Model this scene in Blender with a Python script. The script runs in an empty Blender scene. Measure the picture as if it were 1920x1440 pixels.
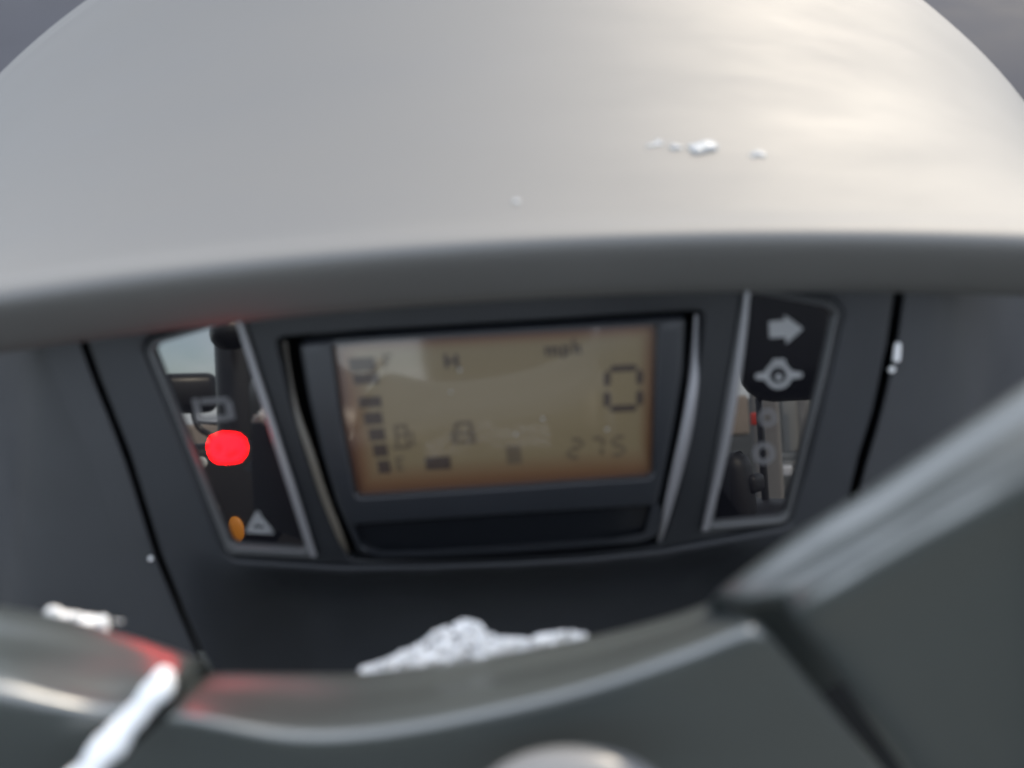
import bpy, bmesh, math, random
from mathutils import Vector, Matrix
from mathutils.bvhtree import BVHTree
from mathutils.geometry import delaunay_2d_cdt
from mathutils.kdtree import KDTree

random.seed(7)
R = math.radians
scene = bpy.context.scene
col = scene.collection

# ------------------------------------------------------------------ camera
F_PX, CX, CY = 1397.0, 960.0, 720.0            # focal length and centre, in photograph pixels
PITCH, ROLL = R(32.0), R(3.1)
PANEL_N = R(17.0)                              # the fascia leans back by this much
LCD = Vector((0, 0, 1.0))                      # centre of the display
_fw = Vector((0, math.cos(PITCH), -math.sin(PITCH)))
_u0 = Vector((0, math.sin(PITCH), math.cos(PITCH)))
_x = Vector((1, 0, 0))
CR = _x * math.cos(ROLL) - _u0 * math.sin(ROLL)
CU = _x * math.sin(ROLL) + _u0 * math.cos(ROLL)
CF = _fw
def ray(px, py):
    return CF + CR * ((px - CX) / F_PX) + CU * ((CY - py) / F_PX)
CAM = LCD - ray(937, 770) * 0.219

cd = bpy.data.cameras.new('camera')
cam = bpy.data.objects.new('camera', cd); col.objects.link(cam)
cam.matrix_world = Matrix(((CR.x, CU.x, -CF.x, CAM.x), (CR.y, CU.y, -CF.y, CAM.y),
                           (CR.z, CU.z, -CF.z, CAM.z), (0, 0, 0, 1)))
cd.sensor_width = 36.0
cd.lens = 36.0 * F_PX / 1920.0
cd.clip_start = 0.005; cd.clip_end = 3000
cd.dof.use_dof = True
cd.dof.focus_distance = 0.60
cd.dof.aperture_fstop = 7.2
scene.camera = cam

# ------------------------------------------------------------------ sky and sun
SUN_EL, SUN_AZ = R(41), R(41)                  # ahead of the camera, to its right
world = bpy.data.worlds.new('World'); scene.world = world; world.use_nodes = True
nt = world.node_tree; nt.nodes.clear()
wo = nt.nodes.new('ShaderNodeOutputWorld'); bg = nt.nodes.new('ShaderNodeBackground')
sky = nt.nodes.new('ShaderNodeTexSky'); sky.sky_type = 'NISHITA'; sky.sun_disc = False
sky.sun_elevation = SUN_EL; sky.sun_rotation = SUN_AZ
sky.air_density = 1.0; sky.dust_density = 1.5
tc = nt.nodes.new('ShaderNodeTexCoord')
mp = nt.nodes.new('ShaderNodeMapping'); mp.inputs['Scale'].default_value = (1, 1, 2.6)
nz = nt.nodes.new('ShaderNodeTexNoise'); nz.inputs['Scale'].default_value = 3.4
nz.inputs['Detail'].default_value = 7; nz.inputs['Roughness'].default_value = 0.55
rp = nt.nodes.new('ShaderNodeValToRGB')
rp.color_ramp.elements[0].position = 0.30; rp.color_ramp.elements[1].position = 0.54; rp.color_ramp.elements[1].color = (0.78, 0.78, 0.78, 1)
mx = nt.nodes.new('ShaderNodeMix'); mx.data_type = 'RGBA'
mx.inputs['B'].default_value = (7.7, 8.1, 8.7, 1)          # sunlit cloud, in the sky's own units
nt.links.new(tc.outputs['Generated'], mp.inputs['Vector'])
nt.links.new(mp.outputs['Vector'], nz.inputs['Vector'])
nt.links.new(nz.outputs['Fac'], rp.inputs['Fac'])
nt.links.new(rp.outputs['Color'], mx.inputs['Factor'])
nt.links.new(sky.outputs['Color'], mx.inputs['A'])
nt.links.new(mx.outputs['Result'], bg.inputs['Color'])
nt.links.new(bg.outputs['Background'], wo.inputs['Surface'])
bg.inputs['Strength'].default_value = 0.15

sd = bpy.data.lights.new('sun', 'SUN'); sd.energy = 2.0; sd.angle = R(0.6); sd.color = (1.0, 0.87, 0.68)
sun = bpy.data.objects.new('sun', sd); col.objects.link(sun)
_sdir = Vector((math.sin(SUN_AZ) * math.cos(SUN_EL), math.cos(SUN_AZ) * math.cos(SUN_EL), math.sin(SUN_EL)))
sun.rotation_euler = (-_sdir).to_track_quat('-Z', 'Y').to_euler()
sun.location = LCD + _sdir * 3

scene.view_settings.view_transform = 'Standard'
scene.view_settings.look = 'None'
scene.view_settings.exposure = 1.0
scene.view_settings.gamma = 1.0
scene.view_settings.use_curve_mapping = False
scene.render.engine = 'CYCLES'
scene.cycles.use_denoising = True
scene.cycles.max_bounces = 8
scene.cycles.glossy_bounces = 5

# ------------------------------------------------------------------ materials
MATS = {}
def mat(name, color, rough=0.5, spec=0.5, metal=0.0, coat=0.0, coat_rough=0.03, coat_ior=1.5, bump=0.0, bscale=900.0,
        var=0.0, vscale=30.0, emit=None, estr=0.0, ior=None, sss=0.0, rvar=0.0, stretch=None):
    m = bpy.data.materials.new(name); m.use_nodes = True
    n = m.node_tree.nodes; l = m.node_tree.links
    p = n['Principled BSDF']
    p.inputs['Base Color'].default_value = (*color, 1)
    p.inputs['Roughness'].default_value = rough
    p.inputs['Specular IOR Level'].default_value = spec
    p.inputs['Metallic'].default_value = metal
    p.inputs['Coat Weight'].default_value = coat
    p.inputs['Coat Roughness'].default_value = coat_rough
    p.inputs['Coat IOR'].default_value = coat_ior
    if ior: p.inputs['IOR'].default_value = ior
    if emit:
        p.inputs['Emission Color'].default_value = (*emit, 1)
        p.inputs['Emission Strength'].default_value = estr
    if sss:
        p.inputs['Subsurface Weight'].default_value = sss
        p.inputs['Subsurface Radius'].default_value = (0.004, 0.005, 0.006)
        p.inputs['Subsurface Scale'].default_value = 0.5
    t = n.new('ShaderNodeTexCoord')
    if var or rvar:
        a = n.new('ShaderNodeTexNoise'); a.inputs['Scale'].default_value = vscale
        a.inputs['Detail'].default_value = 6; a.inputs['Roughness'].default_value = 0.6
        if stretch:
            g_ = n.new('ShaderNodeMapping'); g_.inputs['Scale'].default_value = stretch
            l.new(t.outputs['Object'], g_.inputs['Vector']); l.new(g_.outputs['Vector'], a.inputs['Vector'])
        else: l.new(t.outputs['Object'], a.inputs['Vector'])
    if var:
        r = n.new('ShaderNodeMapRange')
        r.inputs['From Min'].default_value = 0.3; r.inputs['From Max'].default_value = 0.7
        r.inputs['To Min'].default_value = 1 - var; r.inputs['To Max'].default_value = 1 + var
        l.new(a.outputs['Fac'], r.inputs['Value'])
        c = n.new('ShaderNodeVectorMath'); c.operation = 'SCALE'
        c.inputs[0].default_value = color
        l.new(r.outputs['Result'], c.inputs['Scale']); l.new(c.outputs['Vector'], p.inputs['Base Color'])
    if rvar:
        r = n.new('ShaderNodeMapRange')
        r.inputs['From Min'].default_value = 0.3; r.inputs['From Max'].default_value = 0.7
        r.inputs['To Min'].default_value = rough - rvar; r.inputs['To Max'].default_value = rough + rvar
        l.new(a.outputs['Fac'], r.inputs['Value']); l.new(r.outputs['Result'], p.inputs['Roughness'])
    if bump:
        b = n.new('ShaderNodeTexNoise'); b.inputs['Scale'].default_value = bscale; b.inputs['Detail'].default_value = 3
        l.new(t.outputs['Object'], b.inputs['Vector'])
        bn = n.new('ShaderNodeBump'); bn.inputs['Strength'].default_value = bump; bn.inputs['Distance'].default_value = 0.001
        l.new(b.outputs['Fac'], bn.inputs['Height']); l.new(bn.outputs['Normal'], p.inputs['Normal'])
    MATS[name] = m
    return m

mat('visor_plastic', (0.048, 0.047, 0.043), 0.70, 1.0, ior=1.75, bump=0.10, bscale=1600, var=0.10, vscale=14, rvar=0.035, stretch=(0.8, 2.2, 2.2))
mat('fascia_plastic', (0.018, 0.020, 0.024), 0.42, 0.34, bump=0.10, bscale=2200, var=0.08, vscale=35, rvar=0.05)
mat('side_plastic', (0.028, 0.030, 0.034), 0.45, 0.4, bump=0.10, bscale=2000, var=0.08, vscale=30, rvar=0.05)
mat('carrier_plastic', (0.012, 0.0135, 0.016), 0.42, 0.3, bump=0.08, bscale=2200, var=0.08, vscale=35, rvar=0.05)
mat('pod_plastic', (0.012, 0.014, 0.018), 0.36, 0.5, bump=0.06, bscale=2200, var=0.08, vscale=40)
mat('gap_black', (0.008, 0.008, 0.010), 0.6, 0.3)
mat('gloss_black', (0.006, 0.007, 0.009), 0.22, 0.4)
mat('trim_silver', (0.20, 0.20, 0.21), 0.30, 0.5, metal=0.3)
mat('frame_plastic', (0.055, 0.057, 0.060), 0.35, 0.6, bump=0.05, bscale=2000)
mat('trim_tan', (0.085, 0.075, 0.060), 0.35, 0.5)
mat('lens_black', (0.006, 0.006, 0.008), 0.02, 0.5, ior=2.4)
mat('icon_grey', (0.22, 0.225, 0.23), 0.35, 0.5, coat=0.6)
mat('icon_dim', (0.10, 0.10, 0.105), 0.10, 0.5, coat=0.8)
mat('icon_red', (0.5, 0.01, 0.01), 0.3, 0.5, emit=(1.0, 0.0, 0.0015), estr=8.5)
mat('glyph_red', (0.10, 0.0, 0.004), 0.4, 0.4)
mat('lcd_ink', (0.040, 0.028, 0.022), 0.35, 0.4, coat=0.7, coat_rough=0.06)
mat('lcd_ink_faint', (0.078, 0.058, 0.036), 0.35, 0.4, coat=0.7, coat_rough=0.06)
mat('cover_plastic', (0.028, 0.037, 0.037), 0.36, 0.5, coat=1.0, coat_rough=0.36, coat_ior=2.3, bump=0.05, bscale=1200, var=0.08, vscale=25, rvar=0.06)
mat('cap_plastic', (0.16, 0.16, 0.16), 0.35, 0.5, var=0.05)
mat('body_plastic', (0.046, 0.049, 0.060), 0.8, 0.12, var=0.12, vscale=9, rvar=0.06)
mat('snow', (0.88, 0.89, 0.90), 0.85, 0.15, sss=0.2, bump=0.5, bscale=700)
mat('ice', (0.80, 0.82, 0.83), 0.22, 0.5, ior=1.31)
MATS['ice'].node_tree.nodes['Principled BSDF'].inputs['Transmission Weight'].default_value = 0.6
mat('black_vinyl', (0.010, 0.010, 0.012), 0.5, 0.4, bump=0.2, bscale=400)
mat('black_steel', (0.012, 0.012, 0.014), 0.35, 0.5)
mat('rivet_white', (0.75, 0.74, 0.70), 0.4, 0.5)
mat('amber', (0.75, 0.27, 0.02), 0.45, 0.5)
mat('red_lens', (0.65, 0.06, 0.04), 0.3, 0.5)
mat('post_paint', (0.24, 0.23, 0.22), 0.5, 0.4, var=0.15, vscale=8)
mat('wall_sheet', (0.42, 0.42, 0.40), 0.5, 0.4, var=0.1, vscale=2)
mat('wall_tan', (0.33, 0.28, 0.24), 0.8, 0.2, var=0.15, vscale=1.5)
mat('ground_dirt', (0.050, 0.052, 0.048), 0.9, 0.2, var=0.35, vscale=0.6, bump=0.3, bscale=6)
mat('pale_plastic', (0.7, 0.7, 0.72), 0.5, 0.4)

# ------------------------------------------------------------------ helpers
PN = Vector((0, -math.cos(PANEL_N), math.sin(PANEL_N)))     # fascia normal, towards the rider
PU = Vector((0, math.sin(PANEL_N), math.cos(PANEL_N)))
PX = Vector((1, 0, 0))
def at(px, py, depth): return CAM + ray(px, py) * depth
def pan(px, py, off=0.0):                                   # the sight line met with the fascia plane
    d = ray(px, py); o = LCD + PN * off
    return CAM + d * ((o - CAM).dot(PN) / d.dot(PN))
def uv(px, py, off=0.0):
    q = pan(px, py, off) - LCD
    return (q.dot(PX), q.dot(PU))
def W(u, v, off): return LCD + PX * u + PU * v + PN * off
def mirrored(px, py, depth):                                # a place behind the rider, as seen in the glossy windows
    q = at(px, py, depth)
    return q - PN * (2 * (q - LCD).dot(PN))

def tag(o, label=None, cat=None, group=None, kind=None):
    if label: o['label'] = label
    if cat: o['category'] = cat
    if group: o['group'] = group
    if kind: o['kind'] = kind
    return o
def empty(name, loc):
    o = bpy.data.objects.new(name, None); col.objects.link(o); o.location = loc
    o.empty_display_size = 0.02
    return o
def link(name, me, m, parent=None):
    o = bpy.data.objects.new(name, me); col.objects.link(o)
    if m: me.materials.append(MATS[m])
    if parent:
        o.parent = parent
        o.matrix_parent_inverse = parent_inv(parent)
    return o
def parent_inv(p):                                          # parts hang on an unrotated Empty; sub-parts on a part that sits at the origin
    return Matrix.Translation(-p.location) if p.parent is None else Matrix.Identity(4)
def finish(bm, name, m, parent=None, smooth=True, angle=40):
    bmesh.ops.recalc_face_normals(bm, faces=bm.faces)
    me = bpy.data.meshes.new(name); bm.to_mesh(me); bm.free()
    if smooth:
        me.shade_smooth(); me.set_sharp_from_angle(angle=R(angle))
    return link(name, me, m, parent)

def area(p): return 0.5 * sum(p[i][0] * p[(i + 1) % len(p)][1] - p[(i + 1) % len(p)][0] * p[i][1] for i in range(len(p)))
def ccw(p): return list(p) if area(p) > 0 else list(reversed(p))
def rounded(p, r, n=5):
    out = []
    for i in range(len(p)):
        a, b, c = Vector(p[i - 1]), Vector(p[i]), Vector(p[(i + 1) % len(p)])
        ra = r[i] if isinstance(r, (list, tuple)) else r
        d0, d1 = (a - b), (c - b)
        k = min(ra, d0.length * 0.45, d1.length * 0.45)
        if k < 1e-6: out.append(tuple(b)); continue
        s, e = b + d0.normalized() * k, b + d1.normalized() * k
        for j in range(n + 1):
            t = j / n
            out.append(tuple(s * (1 - t) ** 2 + b * 2 * t * (1 - t) + e * t * t))
    return out
def inset(p, d):                                            # p counter-clockwise; d > 0 goes inwards
    out = []; n = len(p)
    for i in range(n):
        a, b, c = Vector(p[i - 1]), Vector(p[i]), Vector(p[(i + 1) % n])
        e0, e1 = (b - a), (c - b)
        if e0.length < 1e-9 or e1.length < 1e-9: out.append(tuple(b)); continue
        n0 = Vector((-e0.y, e0.x)).normalized(); n1 = Vector((-e1.y, e1.x)).normalized()
        k = n0 + n1; k = k / max(0.35, k.dot(k) / 2)
        out.append(tuple(b + k * d))
    return out
def plate(name, outer, holes, off0, off1, bev, m, parent, seg=3, hole_bev=None, flat=False):
    """A moulded plate lying along the fascia: outline in fascia coordinates, rounded front edges, openings with walls."""
    bm = bmesh.new(); tops = []
    hb = bev if hole_bev is None else hole_bev
    for k, lp in enumerate([ccw(outer)] + [ccw(h) for h in holes]):
        sgn, b = (1, bev) if k == 0 else (-1, hb)
        levels = [(0.0, off0), (0.0, off1 - b)]
        for j in range(1, seg + 1):
            a = j / seg * math.pi / 2
            levels.append((sgn * b * (1 - math.cos(a)), off1 - b + b * math.sin(a)))
        prev = None
        for d, z in levels:
            ring = [bm.verts.new(W(u, v, z)) for u, v in inset(lp, d)]
            if prev:
                for i in range(len(ring)):
                    j = (i + 1) % len(ring)
                    bm.faces.new((prev[i], prev[j], ring[j], ring[i]))
            prev = ring
        for i in range(len(prev)):
            e = bm.edges.get((prev[i], prev[(i + 1) % len(prev)])); tops.append(e)
    bmesh.ops.triangle_fill(bm, use_beauty=True, edges=tops)
    o = finish(bm, name, m, parent, smooth=not flat)
    if not flat:
        w = o.modifiers.new('normals', 'WEIGHTED_NORMAL'); w.weight = 100; w.keep_sharp = True
    return o
def inside(p, poly):
    c = False; x, y = p
    for i in range(len(poly)):
        (x0, y0), (x1, y1) = poly[i - 1], poly[i]
        if (y0 > y) != (y1 > y) and x < (x1 - x0) * (y - y0) / (y1 - y0) + x0: c = not c
    return c
def curved_plate(name, outer, holes, off0, off1, bev, m, parent, bend, step=0.0055, seg=4):
    """Like plate(), with a fine front sheet that follows bend(u, v)."""
    bm = bmesh.new(); verts = []; edges = []; loops = []
    key = {}
    for k, lp in enumerate([ccw(outer)] + [ccw(h) for h in holes]):
        sgn = 1 if k == 0 else -1
        levels = [(0.0, off0), (0.0, off1 - bev)]
        for j in range(1, seg + 1):
            a = j / seg * math.pi / 2
            levels.append((sgn * bev * (1 - math.cos(a)), off1 - bev + bev * math.sin(a)))
        prev = None
        for d, z in levels:
            pts = inset(lp, d)
            ring = [bm.verts.new(W(u, v, z + bend(u, v))) for u, v in pts]
            if prev:
                for i in range(len(ring)):
                    j = (i + 1) % len(ring); bm.faces.new((prev[i], prev[j], ring[j], ring[i]))
            prev = ring
        base = len(verts)
        verts += [Vector(p_) for p_ in pts]; edges += [(base + i, base + (i + 1) % len(pts)) for i in range(len(pts))]
        for i, v_ in enumerate(prev): key[base + i] = v_
        loops.append(pts)
    us = [p_[0] for p_ in outer]; vs = [p_[1] for p_ in outer]
    kd = KDTree(len(verts))
    for i, p_ in enumerate(verts): kd.insert((p_.x, p_.y, 0), i)
    kd.balance()
    u = min(us)
    while u < max(us):
        v = min(vs)
        while v < max(vs):
            q_ = (u + random.uniform(-.2, .2) * step, v + random.uniform(-.2, .2) * step)
            if inside(q_, loops[0]) and not any(inside(q_, h) for h in loops[1:]):
                if kd.find((q_[0], q_[1], 0))[2] > step * 0.45: verts.append(Vector(q_))
            v += step
        u += step
    vo, eo, fo, ov, oe, of = delaunay_2d_cdt(verts, edges, [], 0, 1e-7)
    new = []
    for i, p_ in enumerate(vo):
        src = [q_ for q_ in ov[i] if q_ in key]
        new.append(key[src[0]] if src else bm.verts.new(W(p_.x, p_.y, off1 + bend(p_.x, p_.y))))
    for f_ in fo:
        c_ = (vo[f_[0]] + vo[f_[1]] + vo[f_[2]]) / 3
        if inside(c_, loops[0]) and not any(inside(c_, h) for h in loops[1:]):
            try: bm.faces.new([new[i] for i in f_])
            except ValueError: pass
    return finish(bm, name, m, parent, angle=50)
def pxloop(pts, off): return [uv(x, y, off) for x, y in pts]

def catmull(p, t):
    n = len(p) - 1; x = min(max(t, 0), 1) * n; i = min(int(x), n - 1); f = x - i
    a = p[i - 1] if i > 0 else p[0] * 2 - p[1]
    b, c = p[i], p[i + 1]
    d = p[i + 2] if i + 2 <= n else p[n] * 2 - p[n - 1]
    return 0.5 * ((2 * b) + (c - a) * f + (2 * a - 5 * b + 4 * c - d) * f * f + (3 * b - a - 3 * c + d) * f ** 3)
def loft(name, rows, nu, nv, m, parent=None, thick=0.0):
    bm = bmesh.new(); g = []
    cols = [[catmull(r, i / nu) for r in rows] for i in range(nu + 1)]
    for j in range(nv + 1):
        g.append([bm.verts.new(catmull(c, j / nv)) for c in cols])
    for j in range(nv):
        for i in range(nu):
            bm.faces.new((g[j][i], g[j][i + 1], g[j + 1][i + 1], g[j + 1][i]))
    o = finish(bm, name, m, parent, angle=70)
    if thick:
        s = o.modifiers.new('wall', 'SOLIDIFY'); s.thickness = thick; s.offset = -1
    return o
def tube(name, pts, radii, m, parent=None, n=12, steps=6, flat=1.0, flatdir=None):
    pts = [Vector(p) for p in pts]
    k = (len(pts) - 1) * steps
    if not isinstance(radii, (list, tuple)): radii = [radii] * len(pts)
    rv = [Vector((r, 0, 0)) for r in radii]
    bm = bmesh.new(); prev = None; ref = flatdir or Vector((0.13, 0.2, 0.97))
    for i in range(k + 1):
        t = i / k; c = catmull(pts, t); r = catmull(rv, t).x
        d = (catmull(pts, min(1, t + 0.01)) - catmull(pts, max(0, t - 0.01))).normalized()
        a = d.cross(ref).normalized(); b = a.cross(d).normalized()
        ring = [bm.verts.new(c + a * (math.cos(2 * math.pi * q / n) * r) + b * (math.sin(2 * math.pi * q / n) * r * flat)) for q in range(n)]
        if prev:
            for q in range(n): bm.faces.new((prev[q], prev[(q + 1) % n], ring[(q + 1) % n], ring[q]))
        else: bm.faces.new(ring)
        prev = ring
    bm.faces.new(prev)
    return finish(bm, name, m, parent)
def rounded_box(name, centre, size, rot, r, m, parent=None, seg=4, taper=1.0):
    bm = bmesh.new(); bmesh.ops.create_cube(bm, size=1)
    for v in bm.verts:
        k = taper if v.co.z > 0 else 1.0
        v.co = Vector((v.co.x * size[0] * k, v.co.y * size[1], v.co.z * size[2]))
    bmesh.ops.bevel(bm, geom=list(bm.edges), offset=r, segments=seg, profile=0.5, affect='EDGES')
    bmesh.ops.transform(bm, matrix=Matrix.Translation(centre) @ rot.to_4x4(), verts=bm.verts)
    return finish(bm, name, m, parent)
def surface_hit(o, px, py):
    bm = bmesh.new(); bm.from_mesh(o.data)
    t = BVHTree.FromBMesh(bm); bm.free()
    d = ray(px, py).normalized()
    mw = o.matrix_world
    loc, nrm, idx, dist = t.ray_cast(CAM, d)
    if nrm is not None and nrm.dot(d) > 0: nrm = -nrm
    return loc, nrm
_b = bmesh.new(); bmesh.ops.create_icosphere(_b, subdivisions=2, radius=1); _b.verts.index_update()
ICO = ([tuple(v.co) for v in _b.verts], [tuple(v.index for v in f.verts) for f in _b.faces]); _b.free()
def lumps(name, spheres, m, voxel, label=None, cat='snow', group=None):
    vs, fs = [], []
    for c, r, sq in spheres:
        k = len(vs); j = [random.uniform(.92, 1.1) for _ in range(3)]
        vs += [(v[0] * r * j[0] + c.x, v[1] * r * j[1] + c.y, v[2] * r * j[2] * sq + c.z) for v in ICO[0]]
        fs += [(f[0] + k, f[1] + k, f[2] + k) for f in ICO[1]]
    me = bpy.data.meshes.new(name); me.from_pydata(vs, [], fs); me.shade_smooth()
    o = link(name, me, m)
    rm = o.modifiers.new('fuse', 'REMESH'); rm.mode = 'VOXEL'; rm.voxel_size = voxel; rm.use_smooth_shade = True
    sm = o.modifiers.new('melt', 'SMOOTH'); sm.factor = 0.5; sm.iterations = 2
    return tag(o, label, cat, group)

# ------------------------------------------------------------------ ground
bm = bmesh.new()
bmesh.ops.create_grid(bm, x_segments=40, y_segments=40, size=600)
gr = finish(bm, 'ground', 'ground_dirt'); tag(gr, 'brown dirt ground around the vehicle', 'ground', kind='structure')

# ------------------------------------------------------------------ instrument console
con = empty('instrument_console', LCD)
tag(con, 'dark grey instrument console with light grey visor, display and two indicator windows', 'instrument console')

# --- visor: lip, rounded brow and long top, sweeping back and up
S = [i / 8 for i in range(-8, 9)]
def vis(yc_front, k, depth0, dsag=0.0):
    """A row across the visor: k blends from the front lip curve to the rear arc."""
    out = []
    for s in S:
        dx = 1150 * s
        yf = yc_front + 47 * (dx / 960.0) ** 2
        rel = 1150 * s
        yb = 1041 - math.sqrt(1303 ** 2 - rel ** 2)
        xb = rel - 72
        yy = yf * (1 - k) + yb * k
        xx = dx * (1 - k) + xb * k
        yy -= 0.056 * xx
        out.append(at(960 + xx, yy, depth0 + dsag * s * s))
    return out
rows = []
under = [pan(960 + 1150 * s, 545 - 0.056 * 1150 * s + 20 * s * s, -0.004) for s in S]
rows.append(under)
rows.append(vis(556, 0, 0.200))
rows.append(vis(562, 0, 0.191))
rows.append(vis(553, 0, 0.1845))
rows.append(vis(515, 0, 0.1770))
rows.append(vis(474, 0, 0.1717))
rows.append(vis(446, 0, 0.1715))
rows.append(vis(428, 0, 0.1765))
rows.append(vis(416, 0.03, 0.187))
rows.append(vis(416, 0.22, 0.214))
rows.append(vis(416, 0.45, 0.250))
rows.append(vis(416, 0.70, 0.294))
rows.append(vis(416, 0.93, 0.338))
rows.append(vis(416, 0.985, 0.350))
rows.append(vis(416, 1.0, 0.360))
rows.append([p + Vector((0, 0.004, -0.010)) for p in vis(416, 0.99, 0.366)])
rows.append([p + Vector((0, 0.0, -0.06)) for p in vis(416, 0.97, 0.368)])
visor = loft('visor', rows, 96, 128, 'visor_plastic', con)
visor['label'] = 'broad light grey visor with a rounded dark front lip'

# --- side panels outside the seams: their inner edge runs along the seam and rolls down into the gap
seamL = [(128, 520), (152, 620), (182, 705), (240, 850), (300, 1040), (345, 1150), (380, 1235), (420, 1330)]
seamR = [(1560, 1120), (1588, 960), (1612, 860), (1640, 770), (1668, 640), (1684, 530), (1690, 480)]
def seam_x(seam, y):
    p_ = sorted(((b_, a_) for a_, b_ in seam))
    return p_[0][1] if y <= p_[0][0] else (p_[-1][1] if y >= p_[-1][0] else lerp_poly(p_, y))
def lerp_poly(pts, x):
    for (x0, y0), (x1, y1) in zip(pts, pts[1:]):
        if x0 <= x <= x1: return y0 + (y1 - y0) * (x - x0) / (x1 - x0)
    return pts[-1][1]
def side(sgn):
    seam = seamL if sgn < 0 else seamR
    e_ = -2 if sgn < 0 else 3
    prof = [(7 + e_, -0.012), (7 + e_, -0.006), (8 + e_, -0.0035), (12 + e_, -0.0022), (20 + e_, -0.0018), (50, -0.0015), (90, -0.002)]
    ends = [(50, -0.007), (-10, -0.024), (-120, -0.060)] if sgn < 0 else [(1810, -0.006), (1880, -0.022), (1960, -0.055)]
    rws = []
    for y in (500, 570, 640, 720, 800, 880, 960, 1040, 1120, 1210, 1300):
        sx = seam_x(seam, y)
        if sgn < 0: r_ = [pan(sx - d, y, o) for d, o in prof] + [pan(x + min(0, sx - 330) * 0.0, y, o) for x, o in ends]
        else: r_ = [pan(sx + d, y, o) for d, o in prof] + [pan(x, y, o) for x, o in ends]
        rws.append(r_)
    return loft('side_panel', rws, 60, 40, 'side_plastic', con)
side(-1); side(1)

# --- fascia: a plate between the two seams with one large opening
off = 0.0
H = [(268, 655), (280, 634), (440, 588), (700, 560), (1150, 535), (1395, 532), (1562, 562), (1582, 590), (1560, 690),
     (1520, 850), (1482, 980), (1466, 990), (1240, 1032), (1100, 1047), (960, 1055), (800, 1061), (640, 1063), (440, 1050), (424, 1040)]
back_out = pxloop(seamL + [(470, 1460), (900, 1600), (1480, 1480)] + seamR + [(1500, 455), (600, 490)], off)
plate('back_plate', pxloop([(-60, 520), (60, 1380), (900, 1430), (1640, 1330), (1940, 900), (1960, 470), (900, 470)], 0.0), [], -0.060, -0.050, 0.0004, 'gap_black', con)
low = sorted(uv(x_, y_, 0.0) for x_, y_ in H[9:])
uA, uB, uC, uD = uv(330, 1120)[0], uv(560, 1120)[0], uv(1330, 1050)[0], uv(1520, 1050)[0]
def smooth(a_, b_, x_):
    t = min(1, max(0, (x_ - a_) / (b_ - a_))); return t * t * (3 - 2 * t)
def apron_bend(u, v):                                       # below the display the fascia is bent back so it renders darker
    vl = lerp_poly(low, u) if low[0][0] <= u <= low[-1][0] else (low[0][1] if u < low[0][0] else low[-1][1])
    t = max(0.0, vl - 0.0012 - v)
    return -0.034 * smooth(uA, uB, u) * (1 - smooth(uC, uD, u)) * (1 - math.exp(-(t / 0.020) ** 1.3))
curved_plate('fascia', back_out, [rounded(pxloop(H, off), 0.002)], -0.006, off, 0.0016, 'fascia_plastic', con, apron_bend)

# --- inset carrier with openings for the windows and the display pod
off = -0.0004
winL_o = [(276, 655), (288, 640), (436, 594), (455, 594), (594, 1046), (578, 1049), (432, 1042), (421, 1032)]
winR_o = [(1396, 540), (1412, 538), (1558, 566), (1576, 584), (1552, 700), (1480, 975), (1468, 985), (1330, 999), (1316, 1000)]
pod_o = [(516, 634), (700, 620), (1000, 602), (1322, 582), (1318, 640), (1308, 720), (1290, 830), (1268, 930), (1240, 1024),
         (1100, 1040), (960, 1047), (800, 1052), (654, 1050), (600, 930), (566, 830), (545, 760), (530, 690)]
carrier_out = rounded(inset(ccw(pxloop(H, off)), 0.0006), 0.002)
plate('carrier', carrier_out, [rounded(pxloop(winL_o, off), 0.0012), rounded(pxloop(winR_o, off), 0.0012), rounded(pxloop(pod_o, off), 0.003)],
      -0.0062, off, 0.0008, 'carrier_plastic', con)

# --- display pod
off = 0.0016
pod_i = [(556, 640), (700, 626), (1000, 608), (1290, 590), (1284, 700), (1268, 800), (1244, 920), (1220, 1010), (1100, 1030), (960, 1040),
         (800, 1046), (672, 1044), (630, 950), (600, 850), (575, 750)]
lcd_hole = [(622, 644), (1232, 610), (1232, 630), (1224, 896), (668, 934), (640, 790)]
strip_hole = [(660, 985), (1000, 962), (1236, 948), (1230, 1000), (1195, 1012), (960, 1030), (800, 1038), (712, 1040), (676, 1026)]
pod = plate('display_pod', rounded(pxloop(pod_i, off), 0.003),
            [rounded(pxloop(lcd_hole, off), 0.0022), rounded(pxloop(strip_hole, off), 0.002)], -0.006, off, 0.0022, 'pod_plastic', con, hole_bev=0.0009)
off = -0.0006
plate('lower_strip', rounded(inset(ccw(pxloop(strip_hole, 0.0016)), -0.0006), 0.002), [], -0.005, off, 0.0003, 'gloss_black', con, flat=True)

# --- trim strips standing in the grooves beside the pod
def trim(pts, r0, m='trim_silver'):
    return tube('trim_strip', [pan(x, y, z) for x, y, z in pts], r0, m, con, n=10, steps=8, flat=0.8, flatdir=PN)
trim([(534, 640, -0.0058), (542, 700, -0.0052), (556, 770, -0.0022), (582, 850, -0.0004), (608, 930, 0.0000), (638, 1005, 0.0000), (652, 1036, -0.002)],
     [0.0007, 0.0008, 0.0010, 0.0012, 0.0012, 0.0011, 0.0006], 'trim_tan')
trim([(1306, 590, -0.0058), (1304, 640, -0.0045), (1300, 720, -0.0008), (1288, 800, 0.0006), (1270, 880, 0.0010), (1250, 960, 0.0006), (1236, 1016, -0.002)],
     [0.0009, 0.0011, 0.0016, 0.0018, 0.0017, 0.0013, 0.0006])

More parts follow.
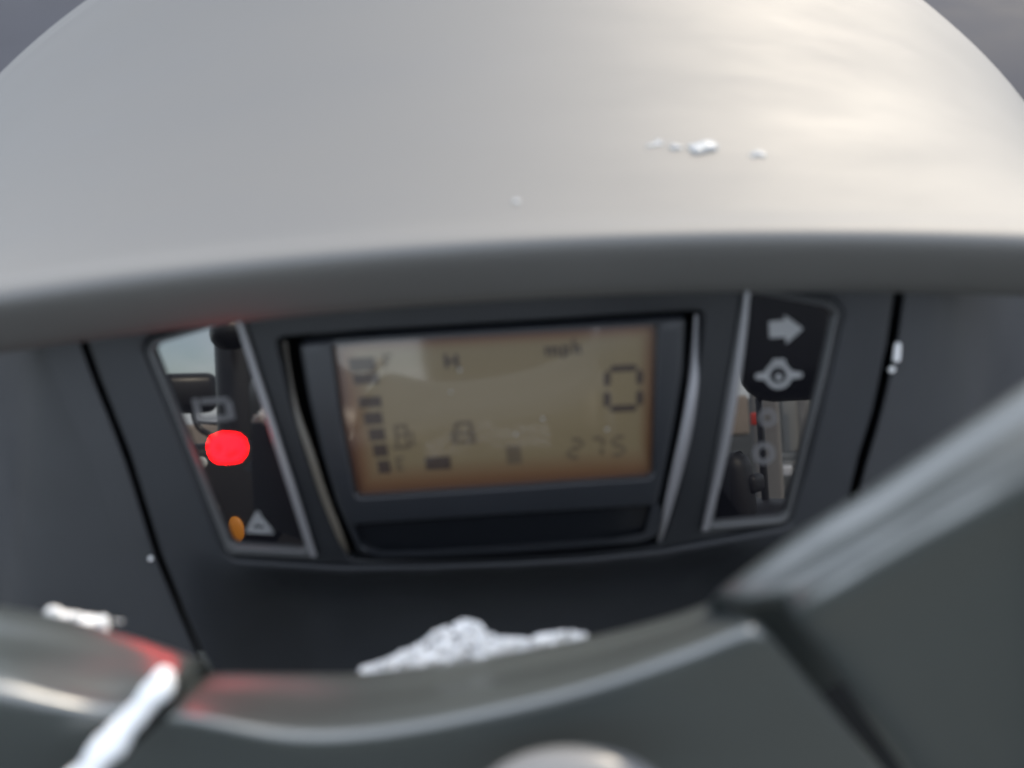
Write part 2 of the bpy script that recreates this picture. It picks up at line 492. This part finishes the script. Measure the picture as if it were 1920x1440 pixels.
# --- display
lcd_mat = bpy.data.materials.new('lcd_glass'); lcd_mat.use_nodes = True; MATS['lcd_glass'] = lcd_mat
n = lcd_mat.node_tree.nodes; l = lcd_mat.node_tree.links; p = n['Principled BSDF']
p.inputs['Roughness'].default_value = 0.4
p.inputs['Coat Weight'].default_value = 1.0; p.inputs['Coat Roughness'].default_value = 0.07; p.inputs['Coat IOR'].default_value = 1.6
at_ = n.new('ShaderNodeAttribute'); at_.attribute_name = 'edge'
rp2 = n.new('ShaderNodeValToRGB')  # edge ramp puts the amber backlight leak into the base colour
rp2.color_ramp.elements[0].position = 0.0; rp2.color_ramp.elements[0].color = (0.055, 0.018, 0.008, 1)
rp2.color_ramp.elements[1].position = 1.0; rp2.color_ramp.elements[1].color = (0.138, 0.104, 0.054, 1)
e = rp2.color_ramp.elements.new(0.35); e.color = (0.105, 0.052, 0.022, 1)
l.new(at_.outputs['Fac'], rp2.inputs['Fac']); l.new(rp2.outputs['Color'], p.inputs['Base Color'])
OFF_L = -0.0012
q = [uv(612, 640, OFF_L), uv(1240, 604, OFF_L), uv(1232, 902, OFF_L), uv(664, 940, OFF_L)]
vis_q = [uv(626, 650, OFF_L), uv(1230, 616, OFF_L), uv(1222, 893, OFF_L), uv(670, 928, OFF_L)]
bm = bmesh.new(); nx, ny = 60, 30; g = []
lay = bm.verts.layers.float.new('edge')
for j in range(ny + 1):
    rw = []
    for i in range(nx + 1):
        s, t = i / nx, j / ny
        a = Vector(q[0]).lerp(Vector(q[1]), s); b = Vector(q[3]).lerp(Vector(q[2]), s); c = a.lerp(b, t)
        v = bm.verts.new(W(c.x, c.y, OFF_L))
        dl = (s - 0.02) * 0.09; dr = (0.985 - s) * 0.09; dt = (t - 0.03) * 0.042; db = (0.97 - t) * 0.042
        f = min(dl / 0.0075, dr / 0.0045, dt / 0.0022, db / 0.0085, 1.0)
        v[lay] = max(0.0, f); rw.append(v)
    g.append(rw)
for j in range(ny):
    for i in range(nx): bm.faces.new((g[j][i], g[j][i + 1], g[j + 1][i + 1], g[j + 1][i]))
lcd = finish(bm, 'display', 'lcd_glass', con)
lcd['label'] = 'tan liquid crystal display with backlight leak painted rust brown at its edges'

def flat_poly(name, loops, off, m, parent, thick=0.00012):
    """A thin printed mark: one or more closed outlines in photograph pixels, laid on the fascia level off."""
    bm = bmesh.new()
    for lp in loops:
        pts = [uv(x, y, off) for x, y in lp]
        pts = ccw(pts)
        a = [bm.verts.new(W(u, v, off + thick)) for u, v in pts]
        b = [bm.verts.new(W(u, v, off)) for u, v in pts]
        bm.faces.new(a)
        for i in range(len(a)):
            j = (i + 1) % len(a); bm.faces.new((b[i], b[j], a[j], a[i]))
    return finish(bm, name, m, parent, smooth=False)
def rect(x0, y0, x1, y1, sl=-0.056, lean=0.0):
    """Corners follow the tilt of the display: sl along the row, lean down the column."""
    xm, ym = (x0 + x1) / 2, (y0 + y1) / 2
    f = lambda x, y: (x + (y - ym) * lean, y + (x - xm) * sl)
    return [f(x0, y0), f(x1, y0), f(x1, y1), f(x0, y1)]
OL = OFF_L + 0.0001
for (x0, y0, x1, y1) in [(655, 671, 703, 696), (663, 700, 710, 720), (673, 744, 715, 764), (683, 773, 717, 796), (692, 803, 722, 826), (700, 833, 727, 856), (709, 863, 732, 887)]:
    flat_poly('fuel_bar', [rect(x0, y0, x1, y1, lean=0.15)], OL, 'lcd_ink', lcd)
def bars(x0, y0, w, h, spec):
    """A letter from straight strokes; spec in a unit box, y down."""
    return [rect(x0 + a * w, y0 + b * h, x0 + c * w, y0 + d * h, lean=0.12) for a, b, c, d in spec]
LET_F = [(0, 0, .28, 1), (.28, 0, 1, .2), (.28, .42, .8, .6)]
LET_E = [(0, 0, .28, 1), (.28, 0, 1, .2), (.28, .41, .8, .59), (.28, .8, 1, 1)]
LET_H = [(0, 0, .28, 1), (.72, 0, 1, 1), (.28, .38, .72, .62)]
flat_poly('letter', bars(719, 664, 15, 26, LET_F), OL, 'lcd_ink_faint', lcd)
flat_poly('letter', bars(743, 856, 14, 26, LET_E), OL, 'lcd_ink_faint', lcd)
flat_poly('letter', bars(833, 664, 27, 26, LET_H), OL, 'lcd_ink', lcd)
# speed unit: mph
flat_poly('speed_unit', bars(1022, 650, 26, 18, [(0, 0, .2, 1), (.4, .1, .6, 1), (.8, 0, 1, 1), (.2, 0, .8, .22)]), OL, 'lcd_ink', lcd)
flat_poly('speed_unit', bars(1053, 648, 15, 24, [(0, 0, .3, 1), (.3, 0, 1, .2), (.7, .2, 1, .75), (.3, .55, .7, .75)]), OL, 'lcd_ink', lcd)
flat_poly('speed_unit', bars(1074, 636, 15, 28, [(0, 0, .3, 1), (.3, .4, 1, .58), (.7, .58, 1, 1)]), OL, 'lcd_ink', lcd)
# fuel pump and padlock marks
flat_poly('fuel_pump_icon', bars(737, 796, 44, 46, [(.08, 0, .2, .85), (.52, 0, .64, .85), (.2, 0, .52, .12), (.2, .38, .52, .5), (0, .87, .72, 1), (.66, .3, .76, .4), (.8, .3, .9, .85), (.68, .75, .8, .85)]), OL, 'lcd_ink_faint', lcd)
flat_poly('padlock_icon', bars(846, 790, 46, 42, [(.16, 0, .84, .16), (.1, .16, .28, .45), (.72, .16, .9, .45), (0, .46, .26, 1), (.74, .46, 1, 1), (.28, .84, .72, 1), (.28, .46, .72, .62)]), OL, 'lcd_ink_faint', lcd)
flat_poly('mode_block', [rect(798, 856, 845, 880, lean=0.1)], OL, 'lcd_ink', lcd)
flat_poly('mode_block', [rect(950, 836, 977, 870, lean=0.1)], OL, 'lcd_ink_faint', lcd)
# seven segment figures
def seg7(x0, y0, w, h, t, on, lean=0.0, sl=-0.056, name='digit_segment', m='lcd_ink'):
    xm, ym = x0 + w / 2, y0 + h / 2; g_ = t * 0.28; hh = h / 2
    def f(x, y): return (x + (y - ym) * lean, y + (x - xm) * sl)
    def hor(y): return [f(x0 + t * .5 + g_, y), f(x0 + t + g_, y - t / 2), f(x0 + w - t - g_, y - t / 2), f(x0 + w - t * .5 - g_, y), f(x0 + w - t - g_, y + t / 2), f(x0 + t + g_, y + t / 2)]
    def ver(x, ya, yb): return [f(x, ya + g_), f(x + t / 2, ya + t * .5 + g_), f(x + t / 2, yb - t * .5 - g_), f(x, yb - g_), f(x - t / 2, yb - t * .5 - g_), f(x - t / 2, ya + t * .5 + g_)]
    S7 = {'a': hor(y0 + t / 2), 'g': hor(ym), 'd': hor(y0 + h - t / 2),
          'f': ver(x0 + t / 2, y0 + t * .4, ym), 'b': ver(x0 + w - t / 2, y0 + t * .4, ym),
          'e': ver(x0 + t / 2, ym, y0 + h - t * .4), 'c': ver(x0 + w - t / 2, ym, y0 + h - t * .4)}
    for k in on: flat_poly(name, [S7[k]], OL, m, lcd)
seg7(1132, 684, 74, 88, 13, 'abcdef', lean=0.0)
seg7(1064, 821, 29, 40, 7, 'abged', lean=-0.12, m='lcd_ink_faint')
seg7(1104, 818, 29, 40, 7, 'abc', lean=-0.12, m='lcd_ink_faint')
seg7(1145, 816, 29, 40, 7, 'afgcd', lean=-0.12, m='lcd_ink_faint')

# --- indicator windows: frame, dark lens and marks
def window(outer, inner, strip, label):
    o1 = 0.0010
    fr = plate('indicator_window', rounded(inset(ccw(pxloop(outer, o1)), 0.0002), 0.0012), [rounded(pxloop(inner, o1), 0.0012)], -0.0042, o1, 0.0008, 'frame_plastic', con)
    fr['label'] = label
    ln = plate('lens', rounded(inset(ccw(pxloop(inner, o1)), -0.0012), 0.001), [], -0.0040, -0.0010, 0.0001, 'lens_black', fr, flat=True)
    tube('bright_edge', [pan(x, y, 0.0011) for x, y in strip], [0.0009, 0.0011, 0.0012, 0.0012, 0.0010], 'trim_silver', fr, n=12, steps=6, flat=0.8, flatdir=PN)
    return fr
wl = window(winL_o, [(284, 660), (294, 646), (434, 604), (446, 606), (572, 1030), (560, 1032), (440, 1024), (432, 1018)],
            [(446, 598), (482, 710), (520, 830), (556, 942), (588, 1042)], 'left indicator window with a lit red lamp')
wr = window(winR_o, [(1408, 552), (1418, 551), (1554, 577), (1566, 590), (1544, 690), (1476, 962), (1462, 972), (1336, 984), (1340, 970)],
            [(1402, 542), (1390, 650), (1372, 770), (1350, 880), (1322, 994)], 'right indicator window with a white arrow')
OW = -0.0009
def circle(cx, cy, rx, ry, n=28): return [(cx + rx * math.cos(2 * math.pi * i / n), cy + ry * math.sin(2 * math.pi * i / n)) for i in range(n)]
def ringpoly(cx, cy, r1, r0, n=28, a0=0, a1=360):
    out = []
    st = [R(a0 + (a1 - a0) * i / n) for i in range(n + 1)]
    for i in range(n):
        a, b = st[i], st[i + 1]
        out.append([(cx + r1 * math.cos(a), cy + r1 * math.sin(a)), (cx + r1 * math.cos(b), cy + r1 * math.sin(b)), (cx + r0 * math.cos(b), cy + r0 * math.sin(b)), (cx + r0 * math.cos(a), cy + r0 * math.sin(a))])
    return out
# right: turn arrow, lamp mark, two dim rings
flat_poly('turn_arrow_icon', [[(1441, 603), (1471, 600), (1470, 590), (1506, 616), (1474, 645), (1473, 632), (1443, 634)]], OW, 'icon_grey', wr)
flat_poly('lamp_icon', ringpoly(1459, 704, 25, 16) + [[(1436, 697), (1416, 702), (1416, 710), (1437, 713)], [(1482, 695), (1504, 699), (1504, 707), (1482, 711)],
          [(1446, 684), (1449, 674), (1471, 673), (1474, 683)]] + [circle(1460, 707, 6, 7, 12)], OW, 'icon_grey', wr)
flat_poly('ring_icon', ringpoly(1439, 783, 17, 9), OW, 'icon_dim', wr)
flat_poly('ring_icon', ringpoly(1432, 850, 21, 11), OW, 'icon_dim', wr)
# left: dim outlined mark, lit red lamp, warning triangle
flat_poly('engine_icon', [rect(364, 748, 376, 790, lean=.2), rect(376, 746, 428, 756), rect(424, 752, 438, 786, lean=.2), rect(378, 780, 430, 790)], OW, 'icon_dim', wl)
red = [(387, 832), (392, 818), (404, 813), (416, 809), (436, 810), (450, 812), (462, 822), (467, 838), (465, 852), (454, 866), (438, 869), (420, 870), (404, 868), (394, 860), (388, 846)]
red = [(427 + (x_ - 427) * .88, 840 + (y_ - 840) * .88) for x_, y_ in red]
rl = flat_poly('red_lamp', [red], OW, 'icon_red', wl, thick=0.0003)
rl['label'] = 'lit red warning lamp'
flat_poly('lamp_glyph', [[(405, 832), (410, 831), (414, 846), (409, 847)], [(424, 852), (446, 844), (448, 849), (428, 858)]], OW + 0.0004, 'glyph_red', wl)
flat_poly('warning_triangle_icon', [[(461, 996), (481, 958), (489, 962), (473, 992)], [(481, 958), (513, 996), (506, 1001), (482, 970)], [(466, 990), (510, 992), (513, 1001), (461, 998)], [(482, 976), (488, 976), (488, 986), (482, 986)]], OW, 'icon_grey', wl)

# ------------------------------------------------------------------ handlebar cover in front
cov = empty('handlebar_cover', at(960, 1500, 0.14))
tag(cov, 'blurred glossy dark grey moulded cover in three sections below the display', 'handlebar cover')
def section(rws, name='cover_section', nu=60, nv=60):
    grid = [[at(x, y, d) for x, y, d in r] for r in rws]
    first = [p + Vector((0, 0.005, -0.022)) for p in grid[0]]
    first2 = [p + Vector((0, 0.005, -0.06)) for p in grid[0]]
    return loft(name, [first2, first] + grid, nu, nv, 'cover_plastic', cov)
def D(pts, ds): return [(x, y, d) for (x, y), d in zip(pts, ds)]
cs = section([
    D([(372, 1290), (388, 1266), (560, 1264), (690, 1262), (900, 1234), (1110, 1195), (1250, 1160), (1335, 1134), (1352, 1150)], [.168, .160, .153, .150, .150, .150, .147, .143, .153]),
    D([(344, 1320), (360, 1295), (560, 1312), (700, 1302), (900, 1272), (1110, 1228), (1260, 1185), (1372, 1148), (1390, 1170)], [.148, .139, .136, .135, .136, .136, .134, .131, .141]),
    D([(326, 1350), (342, 1325), (540, 1352), (700, 1347), (900, 1314), (1110, 1264), (1280, 1206), (1404, 1162), (1424, 1186)], [.132, .122, .122, .123, .124, .124, .122, .120, .130]),
    D([(302, 1372), (322, 1350), (530, 1392), (700, 1388), (900, 1352), (1110, 1300), (1300, 1240), (1432, 1192), (1452, 1212)], [.128, .118, .118, .119, .120, .120, .118, .116, .126]),
    D([(248, 1420), (270, 1400), (500, 1460), (700, 1460), (900, 1425), (1120, 1380), (1350, 1330), (1512, 1290), (1536, 1308)], [.138, .127, .127, .128, .129, .129, .127, .126, .136]),
    D([(110, 1560), (140, 1540), (420, 1600), (700, 1600), (950, 1580), (1200, 1560), (1450, 1540), (1716, 1545), (1744, 1560)], [.160, .150, .150, .151, .152, .152, .151, .150, .160]),
])
rs = section([
    D([(1335, 1134), (1345, 1112), (1480, 1012), (1620, 925), (1770, 825), (1960, 700)], [.139, .129, .121, .114, .107, .099]),
    D([(1392, 1140), (1404, 1120), (1540, 1030), (1670, 955), (1800, 870), (1980, 760)], [.1305, .1205, .1125, .106, .100, .092]),
    D([(1462, 1136), (1480, 1118), (1600, 1045), (1720, 972), (1840, 900), (1990, 810)], [.124, .114, .106, .100, .094, .087]),
    D([(1490, 1170), (1512, 1152), (1640, 1085), (1750, 1020), (1870, 955), (1985, 890)], [.120, .110, .103, .097, .091, .084]),
    D([(1570, 1270), (1594, 1254), (1720, 1210), (1820, 1160), (1910, 1110), (1995, 1060)], [.130, .120, .113, .107, .101, .094]),
    D([(1800, 1590), (1830, 1576), (1890, 1570), (1930, 1560), (1970, 1550), (2010, 1540)], [.155, .145, .137, .132, .127, .121]),
])
ls = section([
    D([(-80, 1130), (30, 1142), (130, 1160), (230, 1190), (310, 1215), (380, 1242), (392, 1262)], [.139, .141, .143, .145, .147, .149, .159]),
    D([(-80, 1192), (30, 1205), (130, 1222), (220, 1240), (290, 1252), (345, 1264), (356, 1284)], [.1265, .1285, .1305, .1325, .1335, .1345, .1445]),
    D([(-80, 1244), (20, 1252), (110, 1276), (190, 1296), (246, 1302), (304, 1294), (316, 1314)], [.117, .119, .121, .123, .124, .125, .135]),
    D([(-80, 1296), (10, 1316), (90, 1334), (160, 1345), (216, 1344), (276, 1326), (290, 1346)], [.112, .114, .116, .118, .119, .120, .130]),
    D([(-80, 1410), (0, 1424), (60, 1436), (110, 1440), (150, 1434), (206, 1410), (222, 1430)], [.121, .123, .125, .127, .128, .129, .139]),
    D([(-160, 1560), (-90, 1566), (-40, 1570), (0, 1572), (30, 1568), (70, 1552), (90, 1570)], [.142, .144, .146, .148, .149, .150, .160]),
])
cs['label'] = 'wide middle section of the cover'
rs['label'] = 'raised section of the cover sloping up to the right'
ls['label'] = 'section of the cover at the lower left'
# recessed bed under the joints
for js in (
    (D([(1330, 1150), (1400, 1120)], [.170, .165]), D([(1400, 1215), (1500, 1160)], [.152, .148]), D([(1480, 1330), (1600, 1260)], [.160, .157]), D([(1680, 1590), (1840, 1590)], [.185, .183])),
    (D([(330, 1270), (420, 1275)], [.172, .175]), D([(270, 1340), (360, 1350)], [.146, .146]), D([(180, 1440), (290, 1450)], [.150, .150]), D([(30, 1590), (150, 1590)], [.172, .172]))):
    loft('joint_bed', [[at(*p_) for p_ in r_] for r_ in js], 8, 24, 'carrier_plastic', cov)
# domed cap at the bottom edge
bm = bmesh.new(); bmesh.ops.create_uvsphere(bm, u_segments=40, v_segments=24, radius=1)
c = at(1075, 1520, 0.118)
rot = Matrix((CR, CU, -CF)).transposed()
for v in bm.verts: v.co = c + rot @ Vector((v.co.x * 0.0165, v.co.y * 0.0100, v.co.z * 0.006))
finish(bm, 'cap', 'cap_plastic', cov)

# ------------------------------------------------------------------ bodywork ahead of the visor
bw = empty('front_bodywork', Vector((0, 0.45, 0.9)))
tag(bw, 'smooth blue grey bodywork panel beyond the visor at both top corners', 'bodywork')
def bodyrow(y, zc, sag, half=1.1): return [Vector((half * s, y, zc - sag * s * s)) for s in (-1, -.66, -.33, 0, .33, .66, 1)]
loft('panel', [bodyrow(0.12, 0.80, .02), bodyrow(0.28, 0.97, .02), bodyrow(0.50, 1.05, .02), bodyrow(0.85, 1.12, .03), bodyrow(1.3, 1.15, .03), bodyrow(1.5, 1.08, .04), bodyrow(1.56, .7, .04)], 40, 40, 'body_plastic', bw)
tube('column', [Vector((0, 0.07, 0.95)), Vector((0, 0.16, 0.6)), Vector((0, .24, .02))], [0.07, .08, .09], 'gap_black', bw, n=20)

# ------------------------------------------------------------------ snow and ice
top = [(672, 1262), (690, 1246), (712, 1244), (740, 1230), (790, 1208), (815, 1186), (845, 1172), (872, 1162), (898, 1172), (915, 1190), (940, 1196), (985, 1200), (1000, 1196), (1030, 1188), (1070, 1184), (1095, 1190), (1110, 1196)]
base = [(672, 1272), (900, 1245), (1112, 1205)]
sp = []
for i in range(900):                                        # body of the drift
    x = random.uniform(684, 1100); yt, yb = lerp_poly(top, x) + 7, lerp_poly(base, x) + 6
    r = random.uniform(4, 7); y = random.uniform(min(yt + r, yb), yb)
    d = 0.1620 + random.uniform(-0.002, 0.005)
    sp.append((at(x, y, d), r * d / F_PX, 0.95))
for i in range(420):                                        # crumbs on its outline and face
    x = random.uniform(676, 1106); yt, yb = lerp_poly(top, x), lerp_poly(base, x)
    y = yt + random.uniform(-1, 5) if i % 2 else random.uniform(yt + 4, yb)
    r = random.uniform(2.6, 6.0) if i % 4 else random.uniform(5, 8)
    d = 0.1597 + random.uniform(-0.0015, 0.004)
    sp.append((at(x, y, d), r * d / F_PX, 0.95))
lumps('snow_drift', sp, 'snow', 0.00042, 'white crumbly snow drift heaped along the middle of the cover edge')
sp = []
topl = [(80, 1150), (92, 1136), (104, 1132), (120, 1142), (160, 1150), (190, 1148), (205, 1158), (232, 1160)]
for i in range(260):
    x = random.uniform(84, 200) if i < 235 else random.uniform(195, 230)
    yt = lerp_poly(topl, x); r = random.uniform(3.5, 7) if i < 235 else random.uniform(2, 3.5)
    y = random.uniform(yt + r, yt + (34 if i < 235 else 10)); d = 0.1560 + random.uniform(-.002, .003)
    sp.append((at(x, y, d), r * d / F_PX, .95))
lumps('snow_drift', sp, 'snow', 0.0004, 'small white snow drift at the left beside the red glow', group=None)
sp = []
for i in range(60):
    t = i / 59; x = 312 + (120 - 312) * t; y = 1272 + (1500 - 1272) * t
    w = 20 * (0.92 + 0.14 * math.sin(t * 15)) + 8 * t
    d = 0.116
    sp.append((at(x + random.uniform(-7, 7), y + random.uniform(-4, 4), d), w * d / F_PX, 1.0))
lumps('snow_ridge', sp, 'snow', 0.0006, 'soft white ridge of snow packed in the joint at the lower left')

def bead(px, py, r, squash, label, m='ice', n=1, spread=0, on=None, group='ice beads on the visor'):
    loc, nrm = surface_hit(on or visor, px, py)
    dist = (loc - CAM).dot(CF); rr = r * dist / F_PX
    sp = [(Vector((0, 0, 0)), rr, squash)]
    for k in range(n - 1): sp.append((Vector((random.uniform(-1, 1) * spread, random.uniform(-.5, .5) * spread, 0)) * dist / F_PX, rr * random.uniform(.4, .8), squash))
    qt = nrm.to_track_quat('Z', 'Y').to_matrix()
    o = lumps('ice_bead', [(loc + qt @ p + nrm * rr_ * .1, rr_, .62) for p, rr_, s_ in sp], m, max(rr * .14, 0.00012), label, 'ice bead', group)
    return o
bead(1318, 278, 17, .8, 'largest white lump of ice on the visor', n=12, spread=20)
bead(1264, 277, 9, .8, 'round clear ice bead just left of the largest lump', n=5, spread=9)
bead(1232, 270, 6, .7, 'thin flat streak of ice at the left end of the row', n=12, spread=26)
bead(1418, 290, 9, .7, 'lone ice bead at the right end of the row on the visor', n=7, spread=14)
bead(968, 378, 7, .7, 'lone grey bead near the middle of the visor edge', m='ice')
# beads stuck to the upright panels
def speck(px, py, off, rx, ry, label, m='snow'):
    c = pan(px, py, off); d = (c - CAM).dot(CF)
    sp = [(c + PU * (ry * d / F_PX * t), rx * d / F_PX * random.uniform(.8, 1.1), 1) for t in (-.8, -.4, 0, .4, .8)] if ry > rx else [(c, rx * d / F_PX, 1)]
    return lumps('snow_speck', sp, m, 0.0003, label, 'snow speck', 'snow specks on the side panels')
speck(1682, 660, -0.0008, 7, 16, 'long pale snow speck beside the seam right of the window')
speck(1672, 693, -0.0008, 6, 6, 'round snow speck under the long one beside the seam')
speck(283, 1047, -0.0008, 5, 5, 'tiny snow speck beside the seam at the lower left')

for (x_, y_, r_, w_) in ((1018, 786, 3, 'just above the middle of the lower half'), (967, 814, 2.5, 'above the faint block at the bottom centre'), (1138, 805, 3, 'above the small number'),
                     (862, 694, 3, 'right below the letter at the top'), (845, 735, 2.2, 'left of centre in the upper half')):
    c_ = pan(x_, y_, OL + 0.0002); k_ = (c_ - CAM).dot(CF) / F_PX
    tag(lumps('dust_speck', [(c_, r_ * k_, 1)], 'ice', 0.0001), 'tiny pale dust speck on the display, ' + w_, 'dust speck', 'dust specks on the display')

# ------------------------------------------------------------------ what the glossy windows mirror: the place behind the rider, and added dark forms
M = mirrored
def mbox(name, px0, py0, px1, py1, d, thick, m, parent=None, r=0.01, taper=1.0):
    c = M((px0 + px1) / 2, (py0 + py1) / 2, d)
    w = abs(px1 - px0) / F_PX * d; h = abs(py1 - py0) / F_PX * d
    yaw = math.atan2(c.x - CAM.x, -(c.y - CAM.y))
    rot = Matrix.Rotation(yaw, 3, 'Z')
    return rounded_box(name, c, (w, thick, h), rot, min(r, w * .45, h * .45, thick * .45), m, parent, taper=taper)

standin = empty('person_standin', Vector((M(960, 950, 1.0).x, M(960, 950, 1.0).y, 0.3)))  # added dark form, stands in for the person behind the camera
tag(standin, 'black form added for the person behind the camera, mirrored dimly in the display', 'standin')
mbox('lower_block', 700, 790, 1190, 1150, 1.0, 0.16, 'black_vinyl', standin, 0.07, taper=0.75)
mbox('upper_block', 790, 480, 1115, 770, 1.02, 0.18, 'black_vinyl', standin, 0.075)
mbox('block_post', 900, 750, 1000, 830, 1.01, 0.04, 'black_steel', standin, 0.01)

side_box = empty('dark_mass_block', Vector((M(430, 930, .9).x, M(430, 930, .9).y, 0.4)))  # added block filling in the dark mass of jacket and rear seating
tag(side_box, 'added black block with pale round studs, for a dark mass mirrored in the left indicator window', 'box')
box_body = mbox('box_body', 352, 826, 640, 1180, .9, 0.08, 'black_vinyl', side_box, 0.012)
def mirrored_on(objs, px, py):                              # where the sight line lands after the glossy window
    d = ray(px, py); p0 = pan(px, py, -0.001); best = None
    d = (d - PN * (2 * d.dot(PN))).normalized()
    for o in objs:
        bm = bmesh.new(); bm.from_mesh(o.data); t = BVHTree.FromBMesh(bm); bm.free()
        loc, nrm, i_, dist = t.ray_cast(p0 + d * 0.002, d)
        if loc is not None and (best is None or dist < best[2]): best = (loc, nrm if nrm.dot(d) < 0 else -nrm, dist, o)
    return best and (best[0], best[1], best[2] + (p0 - CAM).length, best[3])
def knob(name, px, py, rx, ry, m):
    h_ = mirrored_on([ls, box_body], px, py)
    if h_ is None: return
    loc, nrm, dist, host = h_
    bm = bmesh.new(); bmesh.ops.create_uvsphere(bm, u_segments=20, v_segments=10, radius=1)
    k_ = dist / F_PX
    for v in bm.verts: v.co = Vector((v.co.x * rx * k_, v.co.y * rx * k_ * 0.4, v.co.z * ry * k_))
    bmesh.ops.transform(bm, matrix=Matrix.Translation(loc + nrm * 0.001), verts=bm.verts)
    finish(bm, name, m, cov if host is ls else side_box)
knob('button', 377, 868, 11, 11, 'rivet_white'); knob('button', 402, 956, 9, 12, 'rivet_white'); knob('amber_button', 440, 996, 17, 26, 'amber')

rb = mbox('arm_standin', 412, 600, 492, 1100, 1.1, 0.06, 'black_steel', None, 0.025)  # made-up bar in place of a dark arm beside the camera
tag(rb, 'thick black upright bar, added for a dark sleeve, mirrored along the edge of the left window', 'roll bar')
wk = mbox('hand_standin', 396, 590, 470, 655, 1.0, 0.06, 'black_steel', None, 0.02)  # no lamp: added black block where a hand and phone are mirrored
tag(wk, 'rounded black block, added for a hand, mirrored at the top of the left window', 'lamp')

mir = empty('wing_mirror', M(380, 860, 1.5))
tag(mir, 'black wing mirror on a bent stalk mirrored in the left indicator window', 'wing mirror')
mbox('mirror_head', 306, 700, 402, 776, 1.5, 0.045, 'black_steel', mir, 0.022, taper=1.06)
tube('stalk', [M(362, 770, 1.5), M(366, 790, 1.5), M(376, 806, 1.5), M(398, 822, 1.5), M(420, 870, 1.5)], 0.006, 'black_steel', mir)
tube('stalk_brace', [M(364, 790, 1.5), M(400, 794, 1.5), M(450, 796, 1.5)], 0.004, 'black_steel', mir)

ps = empty('phone_standin', Vector((M(1470, 900, .8).x, M(1470, 900, .8).y, 0.3)))  # added black blocks in place of the phone and the hand holding it
tag(ps, 'black block on a thin post, added for a hand with a phone, mirrored in the right indicator window', 'standin')
mbox('upper_block', 1384, 470, 1610, 752, .8, 0.08, 'black_vinyl', ps, 0.035)
mbox('block_post', 1425, 745, 1436, 950, .82, 0.012, 'black_steel', ps, 0.004)
mbox('lower_block', 1300, 940, 1640, 1150, .8, 0.09, 'black_vinyl', ps, 0.03)

gl = empty('glove_standin', M(1385, 950, .7))  # invented shape for the dark hand mirrored low in this window
tag(gl, 'black rounded block, added for a gloved hand, mirrored low in the right indicator window', 'hand_block')
mbox('hand_block', 1352, 848, 1416, 985, .7, 0.04, 'black_vinyl', gl, 0.018, taper=.72)
mbox('hand_stub', 1404, 890, 1428, 925, .7, 0.03, 'black_vinyl', gl, 0.008)

pt = empty('canopy_post', Vector((M(1440, 900, 2.2).x, M(1440, 900, 2.2).y, 0)))
tag(pt, 'brown painted post with a red marker mirrored in the right window', 'post')
mbox('shaft', 1412, 560, 1462, 1060, 2.2, 0.06, 'post_paint', pt, 0.01)
mbox('red_marker', 1408, 774, 1424, 798, 2.1, 0.02, 'red_lens', pt, 0.006)

sh = empty('shed', Vector((M(1530, 830, 7).x, M(1530, 830, 7).y, 0)))
tag(sh, 'grey sheet metal shed mirrored in the right indicator window', 'shed')
x = 1464
while x < 1680:
    mbox('wall_sheet', x, 560, x + 24, 846, 7.0, 0.05, 'wall_sheet', sh, 0.01)
    x += 26
for y in (848, 862, 876): mbox('rail', 1462, y, 1690, y + 10, 6.9, 0.06, 'wall_sheet', sh, 0.01)
mbox('post', 1500, 740, 1516, 850, 6.8, 0.08, 'post_paint', sh, 0.01)

tub = mbox('white_tub', 1464, 874, 1487, 892, 4.0, 0.08, 'pale_plastic', None, 0.01)
tag(tub, 'small white tub mirrored in the right indicator window', 'tub')
bank = mbox('earth_wall', 200, 772, 1420, 850, 9.0, 0.4, 'wall_tan', None, 0.05)
tag(bank, 'low tan wall mirrored behind the vehicle', 'wall')
